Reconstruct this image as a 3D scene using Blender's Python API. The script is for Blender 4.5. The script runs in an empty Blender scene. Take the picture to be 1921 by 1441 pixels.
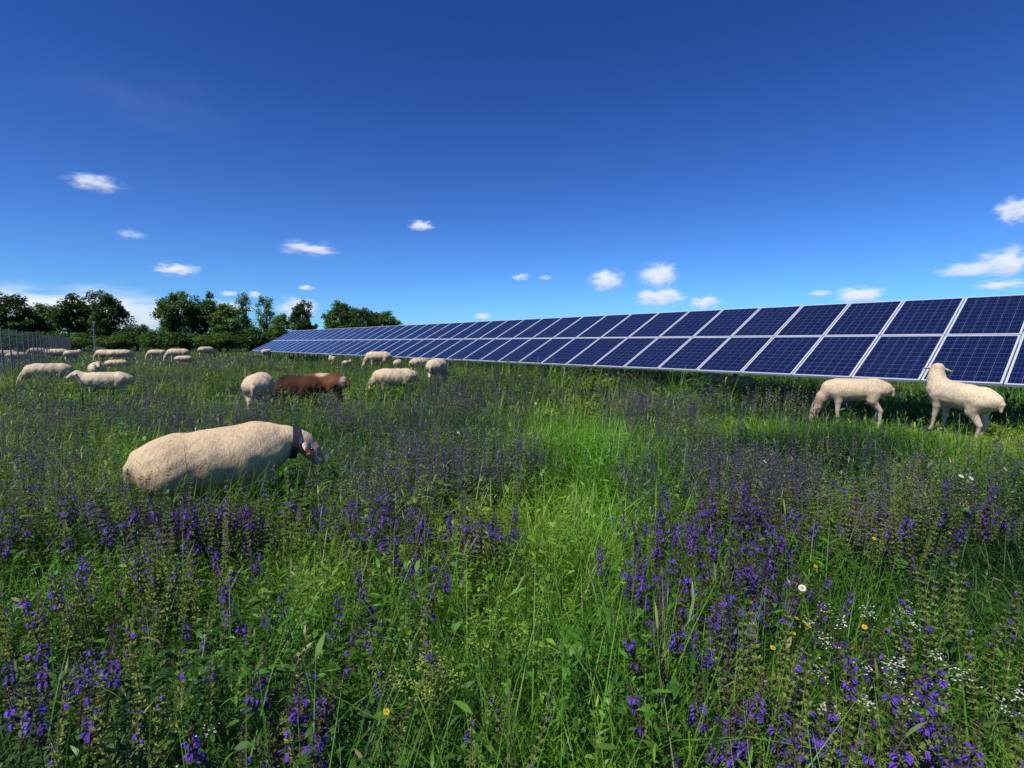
import bpy, math, numpy as np
from mathutils import Vector, Matrix
R = math.radians
rng = np.random.default_rng(11)
S = bpy.context.scene
COL = S.collection
FPX, CH, PITCH = 1000.0, 1.42, math.atan(78.5/1000.0)

def ray(px, py):
    u = (px-960.5)/FPX; v = -(py-720.5)/FPX
    ca, sa = math.cos(PITCH), math.sin(PITCH)
    return np.array([u, ca+sa*v, -sa+ca*v])
def at(px, py, z):
    d = ray(px, py); t = (z-CH)/d[2]
    return d[0]*t, d[1]*t
def dirx(px):            # x per metre of depth at the horizon
    d = ray(px, 642); return d[0]/d[1]
TILT=R(27)
ROWDIR=np.array([-.643,.766]); P0=np.array([7.3,7.9])   # panel row: bottom edge point and direction
def sstep(a,b,x):
    t=np.clip((x-a)/(b-a),0,1); return t*t*(3-2*t)
def row_st(x,y):
    dx=np.asarray(x)-P0[0]; dy=np.asarray(y)-P0[1]
    return dx*.766+dy*.643, dx*ROWDIR[0]+dy*ROWDIR[1]
def gz(x,y):             # low swell of the ground along the panel row
    s,t=row_st(x,y)
    return .27*sstep(-6.5,-1.2,s)*sstep(2.2,8,t)*(1-sstep(44,62,t))*(1-sstep(12,30,s))

# ------------------------------------------------------------------ mesh helpers
class Acc:
    def __init__(s): s.v=[]; s.q=[]; s.c=[]; s.n=0
    def add(s, v, q, c):
        v=np.asarray(v,dtype=np.float32).reshape(-1,3); q=np.asarray(q,dtype=np.int64).reshape(-1,4)
        c=np.asarray(c,dtype=np.float32)
        if c.ndim==1: c=np.tile(c,(len(v),1))
        s.v.append(v); s.q.append(q+s.n); s.c.append(c); s.n+=len(v)
    def arrays(s): return np.concatenate(s.v), np.concatenate(s.q), np.concatenate(s.c)
def mesh_np(name, v, q, c=None, mat=None, smooth=False):
    me=bpy.data.meshes.new(name)
    v=np.ascontiguousarray(v,dtype=np.float32); q=np.ascontiguousarray(q,dtype=np.int32)
    me.vertices.add(len(v)); me.vertices.foreach_set('co', v.ravel())
    me.loops.add(q.size); me.loops.foreach_set('vertex_index', q.ravel())
    me.polygons.add(len(q)); me.polygons.foreach_set('loop_start', np.arange(0,q.size,4,dtype=np.int32))
    if c is not None:
        a=me.color_attributes.new('Col','FLOAT_COLOR','POINT')
        rgba=np.ones((len(v),4),dtype=np.float32); rgba[:,:3]=c
        a.data.foreach_set('color', rgba.ravel())
    me.update(calc_edges=True)
    me.polygons.foreach_set('use_smooth', np.full(len(q), smooth))
    if mat: me.materials.append(mat)
    return me
def link(name, data, parent=None):
    o=bpy.data.objects.new(name, data); COL.objects.link(o)
    if parent: o.parent=parent
    return o
def tag(o, label=None, cat=None, group=None, kind=None):
    if label: o['label']=label
    if cat: o['category']=cat
    if group: o['group']=group
    if kind: o['kind']=kind
    return o
def copy_tree(o, parent=None):
    c=o.copy(); COL.objects.link(c); c.parent=parent
    for ch in list(o.children): copy_tree(ch, c)
    return c
def box(a, x0,x1,y0,y1,z0,z1, c=(.5,.5,.5)):
    v=[(x0,y0,z0),(x1,y0,z0),(x1,y1,z0),(x0,y1,z0),(x0,y0,z1),(x1,y0,z1),(x1,y1,z1),(x0,y1,z1)]
    q=[(0,3,2,1),(4,5,6,7),(0,1,5,4),(1,2,6,5),(2,3,7,6),(3,0,4,7)]
    a.add(v,q,c)
def tube(a, pts, rad, n=5, c=(.1,.1,.1)):
    pts=np.asarray(pts,float); V=[]
    for i,p in enumerate(pts):
        t=pts[min(i+1,len(pts)-1)]-pts[max(i-1,0)]; t/=np.linalg.norm(t)+1e-9
        r=np.array([1,0,0]) if abs(t[0])<.8 else np.array([0,1,0])
        u=np.cross(t,r); u/=np.linalg.norm(u); w=np.cross(t,u)
        for k in range(n):
            an=2*math.pi*k/n; V.append(p+rad[i]*(math.cos(an)*u+math.sin(an)*w))
    Q=[]
    for i in range(len(pts)-1):
        for k in range(n):
            k2=(k+1)%n; Q.append((i*n+k,i*n+k2,(i+1)*n+k2,(i+1)*n+k))
    a.add(V,Q,c)
def strips(a, base, az, e0, bend, length, width, prof, col, twist=None):
    """curved ribbons, all arguments arrays of N; prof = relative widths per level"""
    N=len(az); L=len(prof); pos=np.array(base,dtype=np.float64).copy()
    if twist is None: twist=np.zeros(N)
    V=np.zeros((N,L,2,3),dtype=np.float32)
    side=np.stack([-np.sin(az)*np.cos(twist), np.cos(az)*np.cos(twist), np.sin(twist)],1)
    ds=1.0/(L-1)
    for l in range(L):
        if l>0:
            e=e0-bend*((l-.5)*ds)
            pos=pos+(ds*length)[:,None]*np.stack([np.cos(e)*np.cos(az),np.cos(e)*np.sin(az),np.sin(e)],1)
        hw=(width*prof[l]*.5)[:,None]*side
        V[:,l,0]=pos-hw; V[:,l,1]=pos+hw
    idx=np.arange(N*L*2).reshape(N,L,2)
    Q=np.stack([idx[:,:-1,0],idx[:,:-1,1],idx[:,1:,1],idx[:,1:,0]],-1).reshape(-1,4)
    C=np.repeat(np.asarray(col,dtype=np.float32),L*2,axis=0)
    a.add(V.reshape(-1,3),Q,C)
    return pos
def lf(x,y,s,seed):
    r=np.random.default_rng(seed); o=np.zeros_like(x)
    for i in range(6):
        an=r.uniform(0,6.28); k=s*r.uniform(.6,1.8); ph=r.uniform(0,6.28)
        o+=np.sin(k*(x*math.cos(an)+y*math.sin(an))+ph)
    return o/6.0*1.6

# ------------------------------------------------------------------ materials
def newmat(name):
    m=bpy.data.materials.new(name); m.use_nodes=True
    nt=m.node_tree; return m, nt, nt.nodes, nt.links, nt.nodes['Principled BSDF'], nt.nodes['Material Output']
def leaf_mat(name, trans=.35, rough=.55, spec=.3, tint=(1.5,1.4,.8)):
    m,nt,N,L,p,out=newmat(name)
    at_=N.new('ShaderNodeAttribute'); at_.attribute_name='Col'
    p.inputs['Roughness'].default_value=rough; p.inputs['Specular IOR Level'].default_value=spec
    L.new(at_.outputs['Color'],p.inputs['Base Color'])
    tr=N.new('ShaderNodeBsdfTranslucent'); mx=N.new('ShaderNodeMixShader'); mx.inputs[0].default_value=trans
    mul=N.new('ShaderNodeMix'); mul.data_type='RGBA'; mul.blend_type='MULTIPLY'; mul.inputs[0].default_value=1
    L.new(at_.outputs['Color'],mul.inputs[6]); mul.inputs[7].default_value=tuple(tint)+(1,)
    L.new(mul.outputs[2],tr.inputs['Color'])
    L.new(p.outputs[0],mx.inputs[1]); L.new(tr.outputs[0],mx.inputs[2]); L.new(mx.outputs[0],out.inputs['Surface'])
    return m
def plain(name, col, rough=.6, metal=0, noise=0, scale=8):
    m,nt,N,L,p,out=newmat(name)
    p.inputs['Roughness'].default_value=rough; p.inputs['Metallic'].default_value=metal
    if noise:
        tc=N.new('ShaderNodeTexCoord'); nz=N.new('ShaderNodeTexNoise'); nz.inputs['Scale'].default_value=scale; nz.inputs['Detail'].default_value=5
        L.new(tc.outputs['Object'],nz.inputs['Vector'])
        r=N.new('ShaderNodeValToRGB'); r.color_ramp.elements[0].position=.3; r.color_ramp.elements[1].position=.7
        r.color_ramp.elements[0].color=tuple(c*(1-noise) for c in col)+(1,); r.color_ramp.elements[1].color=tuple(min(1,c*(1+noise)) for c in col)+(1,)
        L.new(nz.outputs['Fac'],r.inputs[0]); L.new(r.outputs[0],p.inputs['Base Color'])
    else: p.inputs['Base Color'].default_value=tuple(col)+(1,)
    return m
M_grass=leaf_mat('grass_blades',.38,.45,.4,(1.6,1.4,.7))
M_tree=leaf_mat('tree_leaves',.28)
M_plant=leaf_mat('plant_green',.36,.55,.3,(1.6,1.4,.7))
M_petal=leaf_mat('petals',.3,.6,.2,(1.1,1.0,1.2))
M_bark=plain('bark',(.07,.05,.035),.9,0,.4,3)
M_frame=plain('anodised_frame',(.70,.71,.73),.38,.3,.06,2)
M_steel=plain('galvanised_steel',(.26,.27,.28),.5,.5,.2,6)
M_wire=plain('fence_wire',(.13,.14,.14),.6,.2,.2,6)
M_post=plain('fence_post_steel',(.12,.13,.135),.65,.2,.2,6)
M_black=plain('black_strap',(.015,.015,.017),.6,0,.3,30)
M_eye=plain('dark_eye',(.01,.007,.005),.1)
M_red=plain('red_tag',(.62,.03,.02),.4,0,.1,20)
M_yel=plain('yellow_tag',(.75,.5,.03),.4,0,.1,20)

def ground_mat():
    m,nt,N,L,p,out=newmat('meadow_soil')
    tc=N.new('ShaderNodeTexCoord'); nz=N.new('ShaderNodeTexNoise'); nz.inputs['Scale'].default_value=.35; nz.inputs['Detail'].default_value=8; nz.inputs['Roughness'].default_value=.7
    L.new(tc.outputs['Object'],nz.inputs['Vector'])
    r=N.new('ShaderNodeValToRGB'); e=r.color_ramp.elements
    e[0].position=.35; e[0].color=(.010,.015,.005,1); e[1].position=.65; e[1].color=(.035,.06,.013,1)
    x=e.new(.5); x.color=(.02,.032,.010,1)
    L.new(nz.outputs['Fac'],r.inputs[0]); L.new(r.outputs[0],p.inputs['Base Color']); p.inputs['Roughness'].default_value=.95
    return m
# ------------------------------------------------------------------ ground
xs=np.concatenate([-np.geomspace(3000,46,12),np.linspace(-42,40,83),np.geomspace(46,3000,12)]); ys=np.concatenate([[-60,-20],np.linspace(-4,76,81),np.geomspace(85,4000,14)])
X,Y=np.meshgrid(xs,ys,indexing='ij'); V=np.stack([X,Y,gz(X,Y)],-1)
idx=np.arange(X.size).reshape(X.shape)
Q=np.stack([idx[:-1,:-1],idx[1:,:-1],idx[1:,1:],idx[:-1,1:]],-1)
g=link('ground', mesh_np('ground',V.reshape(-1,3),Q.reshape(-1,4),None,ground_mat(),True)); tag(g,'flat meadow ground under the grass','ground',kind='structure')

# ------------------------------------------------------------------ sheep
def surface_nets(val, org, h):
    ins=val<0; nx,ny,nz=val.shape
    cs=np.zeros((nx-1,ny-1,nz-1,3)); cn=np.zeros((nx-1,ny-1,nz-1))
    I=np.stack(np.meshgrid(np.arange(nx-1),np.arange(ny-1),np.arange(nz-1),indexing='ij'),-1).astype(float)
    def sl(o): return tuple(slice(o[k],o[k]+[nx,ny,nz][k]-1) for k in range(3))
    for ax in range(3):
        others=[k for k in range(3) if k!=ax]
        for b in range(2):
            for c in range(2):
                o0=[0,0,0]; o0[others[0]]=b; o0[others[1]]=c; o1=list(o0); o1[ax]=1
                v0=val[sl(o0)]; v1=val[sl(o1)]; m=(v0<0)!=(v1<0)
                t=np.where(m, v0/np.where(np.abs(v0-v1)<1e-12,1,v0-v1),0)
                pt=I+np.array(o0); pt[...,ax]+=t
                cs+=pt*m[...,None]; cn+=m
    act=cn>0; vid=-np.ones(act.shape,int); vid[act]=np.arange(act.sum())
    verts=cs[act]/cn[act][:,None]*h+org
    quads=[]
    for ax in range(3):
        o1=[slice(None)]*3; o2=[slice(None)]*3; o1[ax]=slice(0,-1); o2[ax]=slice(1,None)
        s0=ins[tuple(o1)]; s1=ins[tuple(o2)]; e=np.argwhere(s0!=s1)
        b,c=[k for k in range(3) if k!=ax]
        e=e[(e[:,b]>0)&(e[:,c]>0)&(e[:,b]<val.shape[b]-1)&(e[:,c]<val.shape[c]-1)]
        def cell(db,dc):
            f=e.copy(); f[:,b]-=db; f[:,c]-=dc; return vid[f[:,0],f[:,1],f[:,2]]
        q=np.stack([cell(1,1),cell(0,1),cell(0,0),cell(1,0)],1)
        flip=s0[e[:,0],e[:,1],e[:,2]]
        if ax==1: flip=~flip
        q[~flip]=q[~flip][:,::-1]
        quads.append(q)
    q=np.concatenate(quads)
    return verts,q[(q>=0).all(1)]
FAT=[(-.46,.60,.155),(-.32,.595,.205),(-.10,.575,.222),(.12,.58,.22),(.30,.60,.19),(.40,.62,.15)]
BIG=[(-.44,.575,.185),(-.33,.575,.215),(-.10,.570,.232),(.12,.578,.236),(.27,.60,.212),(.36,.615,.165)]
SLIM=[(-.42,.635,.135),(-.30,.64,.172),(-.10,.625,.186),(.10,.625,.188),(.25,.635,.172),(.34,.65,.14)]
POSES={
 'browse':dict(body=BIG,neck=[(.36,0,.66,.150),(.48,.0,.66,.110),(.58,-.01,.645,.088)],poll=(.625,-.02,.63),muz=(.74,-.05,.455),hx=0,fx=0,dark=True,lump=.0007),
 'graze':dict(body=FAT,neck=[(.38,0,.60,.145),(.52,0,.48,.105),(.60,0,.37,.085)],poll=(.615,0,.35),muz=(.70,0,.12),hx=-.05,fx=.03,lump=.0010),
 'grazeslim':dict(body=SLIM,neck=[(.33,0,.62,.135),(.46,0,.49,.095),(.53,0,.36,.075)],poll=(.545,0,.32),muz=(.63,0,.09),hx=-.02,fx=.015,lump=.0006),
 'alert':dict(body=SLIM,neck=[(.31,0,.69,.145),(.38,0,.80,.112),(.405,-.01,.90,.090)],poll=(.41,-.02,.97),muz=(.50,-.15,.905),hx=-.045,fx=.015,lump=.0006),
 'walk':dict(body=FAT,neck=[(.38,0,.65,.145),(.50,0,.72,.105),(.57,0,.77,.085)],poll=(.58,0,.79),muz=(.77,0,.68),hx=.02,fx=.05,lump=.0010),
}
def sheep_mesh(pose, h=.016, brown=0, wool=(.58,.43,.28), seed=0):
    P=POSES[pose]; prims=[]
    def cap(a,b,ra,rb,k=.05,t=0,fl=None): prims.append((np.array(a,float),np.array(b,float),ra,rb,k,t,fl))
    T=P['body']; slim=T is SLIM; big=T is BIG; lr=.8 if slim else 1.0; hk=.05 if slim else 0; fx0=.05 if slim else 0
    for i in range(len(T)-1): cap((T[i][0],0,T[i][1]),(T[i+1][0],0,T[i+1][1]),T[i][2],T[i+1][2],.06)
    if big:     # hanging belly and square hips
        cap((-.22,0,.49),(.10,0,.475),.19,.20,.08); cap((-.42,-.08,.65),(-.42,.08,.65),.085,.085,.07); cap((-.40,-.09,.50),(-.40,.09,.50),.17,.17,.08)
        cap((.24,-.05,.725),(.24,.05,.725),.09,.09,.10)
    else:
        cap((-.36+hk,-.06,.68+(.02 if slim else 0)),(-.36+hk,.06,.68+(.02 if slim else 0)),.08,.08,.06); cap((.24,-.04,.72),(.24,.04,.72),.07,.07,.07)
    n=P['neck']
    for i in range(2): cap(n[i][:3],n[i+1][:3],n[i][3],n[i+1][3],.06)
    cap(n[2][:3],P['poll'],n[2][3],.078,.04,0)
    po=np.array(P['poll'],float); mu=np.array(P['muz'],float); hd=mu-po; hd/=np.linalg.norm(hd)
    sd=np.cross(hd,[0,0,1]); sd/=np.linalg.norm(sd); top=np.cross(sd,hd)
    mid=po+hd*.10+top*.012
    cap(po,mid,.077,.064,.03,1); cap(mid,mu,.064,.045,.02,1); cap(po+hd*.05-top*.03,mu-top*.02,.057,.032,.02,1)
    ears=[]
    for s in (-1,1):
        eb=po+sd*s*.06+hd*.015+top*.01; et=eb+sd*s*.125-hd*.01-np.array([0,0,.04])
        nrm=np.cross(et-eb,hd); nrm/=np.linalg.norm(nrm); ears.append((eb,et,nrm))
        cap(eb,eb*.45+et*.55,.026,.038,.015,2,nrm); cap(eb*.45+et*.55,et,.038,.016,.008,2,nrm)
        hx,fx=P['hx']*(1 if s>0 else -.6),P['fx']*(1 if s>0 else -1)
        y=s*.10
        cap((.29-fx0,s*.085,.57),(.27-fx0,s*.10,.44),.125*lr,.075*lr,.05)
        cap((.27-fx0,y,.44),(.275-fx0+fx*.5,y,.27),.07*lr,.034,.03,1); cap((.275-fx0+fx*.5,y,.27),(.27-fx0+fx,y,.08),.030,.021,.015,1); cap((.27-fx0+fx,y,.08),(.295-fx0+fx,y,.025),.023,.030,.012,1)
        cap((-.36+hk,s*.085,.59 if not big else .55),(-.27,s*.12,.45),.15*lr,.10*lr,.05)
        cap((-.27,s*.115,.45),(-.42+hk+hx*.7,y,.28),.085*lr,.037,.03,1); cap((-.42+hk+hx*.7,y,.28),(-.40+hk+hx,y,.08),.031,.022,.015,1); cap((-.40+hk+hx,y,.08),(-.375+hk+hx,y,.025),.024,.030,.012,1)
    if slim: cap((-.51,0,.70),(-.56,0,.63),.032,.03,.03); cap((-.56,0,.63),(-.565,.01,.53),.03,.02,.02)
    else: cap((-.58,0,.65),(-.63,0,.57),.045,.04,.04); cap((-.63,0,.57),(-.64,.01,.45),.04,.028,.02)
    lo=np.array([-.76,-.36,-.03]); hi=np.array([.92,.36,1.16])
    g=[np.arange(lo[k],hi[k],h) for k in range(3)]
    Pt=np.stack(np.meshgrid(*g,indexing='ij'),-1)
    def sdf(Pt):
        d=None; dw=None; dskin=None; dear=None
        for (A,B,ra,rb,k,t,fl) in prims:
            p=Pt
            if fl is not None:
                w=((p-A)@fl); p=p+w[...,None]*fl*1.3
            ba=B-A; tt=np.clip(((p-A)@ba)/(ba@ba),0,1)
            dd=np.linalg.norm(p-A-tt[...,None]*ba,axis=-1)-(ra+(rb-ra)*tt)
            if d is None: d=dd
            else:
                hh=np.clip(.5+.5*(d-dd)/k,0,1); d=d*(1-hh)+dd*hh-k*hh*(1-hh)
            if t==0: dw=dd if dw is None else np.minimum(dw,dd)
            else: dskin=dd if dskin is None else np.minimum(dskin,dd)
            if t==2: dear=dd if dear is None else np.minimum(dear,dd)
        return d,dw,dskin,dear
    d=sdf(Pt)[0]
    r=np.random.default_rng(seed+3); lump=np.zeros_like(d)
    for i in range(14):
        k=r.normal(size=3); k*=r.uniform(18,75)/np.linalg.norm(k); lump+=np.sin(Pt@k+r.uniform(0,6.28))
    fade=np.clip((Pt[...,2]-.36)/.1,0,1)*np.clip((.5-Pt[...,0])/.1,0,1)
    d=d+lump*P['lump']*fade
    v,q=surface_nets(d,lo,h)
    _,dw,ds,de=sdf(v)
    w=np.clip((dw-ds)/.03+.5,0,1)[:,None]
    wc=np.array(wool)
    var=np.zeros(len(v))
    for i in range(8):
        k=r.normal(size=3); k*=r.uniform(6,20)/np.linalg.norm(k); var+=np.sin(v@k+r.uniform(0,6.28))
    base=np.tile(wc,(len(v),1))*(1+.03*var[:,None])
    soil_shade=np.clip((.66-v[:,2]+.015*var)/.32,0,1)[:,None]*.7*(1-w)      # soiled wool low down, strengthened to put belly shade into the colour
    base=base*(1-soil_shade)+np.array([.26,.155,.075])*soil_shade
    skin=np.tile(np.array([.64,.48,.36]),(len(v),1))
    if P.get('dark'):  # face browned to hold part of its shade in the colour, ears pale
        earm=np.clip((ds-de+.012)/.01,0,1)[:,None]*(de<.01)[:,None]; headm=(np.linalg.norm(v-po,axis=1)<.32)[:,None]
        skin=np.where(headm,np.array([.46,.32,.24])*(1-earm)+np.array([.74,.54,.47])*earm,skin)
    if brown:
        skin=np.tile(np.array([.04,.018,.012]),(len(v),1))
        base=np.tile(np.array([.072,.028,.015]) if brown==1 else np.array([.120,.048,.026]),(len(v),1))*(1+.15*var[:,None])
        if brown==2:
            pt=np.exp(-(((v[:,0]+.0)/.17)**2+((v[:,2]-.81)/.09)**2)); st=np.exp(-(((v[:,0]+.54)/.05)**2))*(v[:,2]>.4)
            mk=np.clip(np.clip(pt*2.2-.6+.12*var,0,1)+np.clip(st*1.4-.6+.1*var,0,1),0,1)[:,None]
            base=base*(1-mk)+np.array([.52,.38,.26])*mk
    c=base*(1-w)+skin*w
    hoof=np.clip((.05-v[:,2])/.02,0,1)[:,None]; c=c*(1-hoof)+np.array([.04,.03,.025])*hoof
    nose=np.clip(1-np.linalg.norm(v-mu-hd*.03,axis=1)/.045,0,1)[:,None]; c=c*(1-nose*.6)+np.array([.2,.1,.08])*nose*.6
    eyes=[po+hd*.085+sd*s*.060+top*.022 for s in (-1,1)]
    return mesh_np('sheep_body',v,q,np.clip(c,0,1),M_wool,True), dict(eyes=eyes,po=po,hd=hd,sd=sd,top=top,neck=n,ears=ears,v=v)
def wool_mat():
    m,nt,N,L,p,out=newmat('fleece')
    at_=N.new('ShaderNodeAttribute'); at_.attribute_name='Col'
    tc=N.new('ShaderNodeTexCoord'); mp=N.new('ShaderNodeMapping'); mp.inputs['Scale'].default_value=(1,1,.45)
    L.new(tc.outputs['Object'],mp.inputs['Vector'])
    n1=N.new('ShaderNodeTexNoise'); n1.inputs['Scale'].default_value=48; n1.inputs['Detail'].default_value=5; n1.inputs['Distortion'].default_value=.8
    n2=N.new('ShaderNodeTexNoise'); n2.inputs['Scale'].default_value=150; n2.inputs['Detail'].default_value=3
    L.new(mp.outputs[0],n1.inputs['Vector']); L.new(tc.outputs['Object'],n2.inputs['Vector'])
    r=N.new('ShaderNodeMapRange'); r.inputs[1].default_value=.32; r.inputs[2].default_value=.60; r.inputs[3].default_value=.70; r.inputs[4].default_value=1.05
    L.new(n1.outputs['Fac'],r.inputs[0])
    mul=N.new('ShaderNodeVectorMath'); mul.operation='SCALE'; L.new(at_.outputs['Color'],mul.inputs[0]); L.new(r.outputs[0],mul.inputs['Scale'])
    L.new(mul.outputs[0],p.inputs['Base Color'])
    ad=N.new('ShaderNodeMath'); ad.operation='MULTIPLY_ADD'; ad.inputs[1].default_value=.5
    L.new(n2.outputs['Fac'],ad.inputs[0]); L.new(n1.outputs['Fac'],ad.inputs[2])
    b=N.new('ShaderNodeBump'); b.inputs['Strength'].default_value=.65; b.inputs['Distance'].default_value=.012
    L.new(ad.outputs[0],b.inputs['Height']); L.new(b.outputs[0],p.inputs['Normal'])
    p.inputs['Roughness'].default_value=.95; p.inputs['Specular IOR Level'].default_value=.1
    p.inputs['Sheen Weight'].default_value=.05
    return m
M_wool=wool_mat()
SM={}
SM['browse'],inf_b=sheep_mesh('browse',.0135,seed=1,wool=(.68,.505,.315))
SM['graze'],_=sheep_mesh('graze',.016,seed=2,wool=(.66,.51,.34))
SM['grazeslim'],inf_g=sheep_mesh('grazeslim',.014,seed=8,wool=(.68,.52,.34))
SM['alert'],inf_a=sheep_mesh('alert',.014,seed=3,wool=(.70,.55,.37))
SM['walk'],inf_w=sheep_mesh('walk',.018,seed=4,wool=(.67,.53,.37))
SM['brown'],_=sheep_mesh('graze',.018,1,seed=5)
SM['patched'],_=sheep_mesh('graze',.018,2,seed=6)
FLK='flock of sheep grazing in the meadow'
# pose, px, depth, scale, yaw relative to line of sight (0 right,180 left,90 away), pitch deg, label
FLOCK=[
 ('browse',413,4.04,.94,5,-1,'large cream ewe wearing a black collar, nearest sheep at left'),
 ('grazeslim',1608,9.0,.98,183,2,'cream sheep grazing head down in front of the lower panel edge at right'),
 ('alert',1796,7.8,.97,146,-8,'cream sheep standing with raised head turned toward the panels, rightmost in the meadow'),
 ('graze',484,10.1,1.03,80,0,'pale sheep seen from behind just left of the brown sheep'),
 ('brown',556,11.0,.90,140,0,'plain dark brown sheep, left one of the two brown sheep'),
 ('patched',606,11.5,.93,146,0,'lighter brown sheep with a white patch on its back and a tan rump'),
 ('graze',738,12.57,.90,184,0,'cream sheep grazing side on, next to the right of the brown sheep'),
 ('graze',820,14.7,.93,72,0,'narrow looking pale sheep seen from behind, right of the cream side-on grazer'),
 ('grazeslim',708,21,.95,180,0,'distant sheep grazing side on just in front of the long panel row'),
 ('graze',746,20,.62,80,0,'small lamb deep in grass, left one of two below the distant grazer'),
 ('graze',787,19,.72,40,0,'small lamb deep in grass, right one of two below the distant grazer'),
 ('walk',622,25,.62,100,0,'small distant sheep above the brown sheep'),
 ('walk',650,22,.50,60,0,'tiny white lamb in the grass left of the distant grazer'),
 ('graze',85,16,.97,180,0,'long bodied cream sheep low in the grass near the left edge'),
 ('walk',192,12.6,.88,172,0,'cream sheep lifting its head to the left, in front of the left group'),
 ('walk',178,18,.90,-85,0,'sheep facing the viewer behind the one lifting its head'),
 ('graze',217,25,.74,0,0,'half hidden young sheep right of the sheep facing the viewer'),
 ('graze',196,38,1.1,150,0,'left sheep of an overlapping far pair right of the mast'),
 ('graze',224,36,1.13,0,0,'right sheep of an overlapping far pair right of the mast'),
 ('graze',332,36,1.13,180,0,'far sheep standing side on before the dark bushes'),
 ('graze',343,31,.74,0,0,'lamb in front of the far side-on sheep before the bushes'),
 ('graze',386,40,1.05,40,0,'lone far sheep right of the one before the bushes'),
 ('graze',292,41,1.0,180,0,'far sheep partly sunk in grass, left of the one before the bushes'),
 ('graze',8,38,1.05,180,0,'far sheep cut by the left edge of the picture'),
 ('graze',31,35,.95,10,0,'second far sheep from the left edge'),
 ('graze',68,48,1.13,170,0,'farthest sheep by the mesh fence, above the long bodied one'),
 ('graze',106,40,1.13,0,0,'broad far sheep in the middle of the cluster by the fence'),
 ('walk',134,37,1.05,50,0,'far sheep angled away at the right of the fence cluster'),
 ('graze',88,45,1.05,85,0,'far sheep seen from behind between two others by the fence'),
 ('graze',500,36,.85,60,0,'far sheep at the left end of the long panel row'),
 ('graze',1338,12.9,.62,20,0,'sheep in the shade under the panels, left of two'),
 ('graze',1388,12.6,.62,160,0,'sheep in the shade under the panels, right of two'),
]
foot=[]
for i,(pose,px,d,s,yaw,pit,lab) in enumerate(FLOCK):
    x=dirx(px)*d; az=math.atan2(x,d); w=R(yaw)-az
    o=link('sheep',SM[pose]); o.location=(x,d,float(gz(x,d))+(.04 if pit<-5 else 0)); o.scale=(s,s,s); o.rotation_euler=(0,R(pit),w)
    tag(o,lab,'sheep',FLK)
    foot.append((x,d,w,s))
    if i<3:
        inf=[inf_b,inf_g,inf_a][i]
        for e in inf['eyes']:
            n=8
            V=[];Qd=[]
            for a1 in range(7):
                for b1 in range(n):
                    th=math.pi*(a1+.02)/6.04; ph=2*math.pi*b1/n
                    V.append((.014*math.sin(th)*math.cos(ph),.014*math.sin(th)*math.sin(ph),.014*math.cos(th)))
            for a1 in range(6):
                for b1 in range(n): Qd.append((a1*n+b1,(a1+1)*n+b1,(a1+1)*n+(b1+1)%n,a1*n+(b1+1)%n))
            ob=link('eye',mesh_np('eye',np.array(V),np.array(Qd),None,M_eye,True),o); ob.location=tuple(e)
    if i==0:
        A_=np.array(inf_b['neck'][1][:3]); B_=np.array(inf_b['neck'][2][:3]); c_=A_*.35+B_*.65; ax=B_-A_; ax/=np.linalg.norm(ax)
        u=np.cross(ax,[0,0,1]); u/=np.linalg.norm(u); wv=np.cross(u,ax); ring=[]
        rel=inf_b['v']-c_; al=rel@ax; ru=rel@u; rw=rel@wv; rad=np.hypot(ru,rw); ang=np.arctan2(rw,ru)
        near=(np.abs(al)<.028)&(rad<.16)
        n=28
        for k in range(n):
            an=2*math.pi*k/n; dr=math.cos(an)*u+math.sin(an)*wv
            dd=np.abs((ang-an+math.pi)%(2*math.pi)-math.pi); mm=near&(dd<.3)
            r0=rad[mm].max()+.001 if mm.any() else .11
            for (rr,hh) in ((-.012,-.026),(.009,-.026),(.009,.026),(-.012,.026)): ring.append(c_+dr*(r0+rr)+ax*hh)
        Qd=[]
        for k in range(n):
            for j in range(4): Qd.append((k*4+j,k*4+(j+1)%4,((k+1)%n)*4+(j+1)%4,((k+1)%n)*4+j))
        link('collar',mesh_np('collar',np.array(ring),np.array(Qd),None,M_black,False),o)
        eb,et,nrm=[e for e in inf_b['ears'] if (e[1]-e[0])[1]<0][0]    # ear on the viewer's side
        cpt=eb*.30+et*.70
        for nm,mt,z1,z0 in (('ear_tag',M_red,.0,-.030),('ear_tag',M_yel,-.0305,-.040)):
            ac=Acc(); box(ac,-.014,.014,-.003,.003,z0,z1)
            v,q,c=ac.arrays(); ob=link(nm,mesh_np(nm,v,q,None,mt),o); ob.location=tuple(cpt+np.array([.014,-.030,-.010])); ob.rotation_euler=(R(-15),0,R(15))

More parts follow.
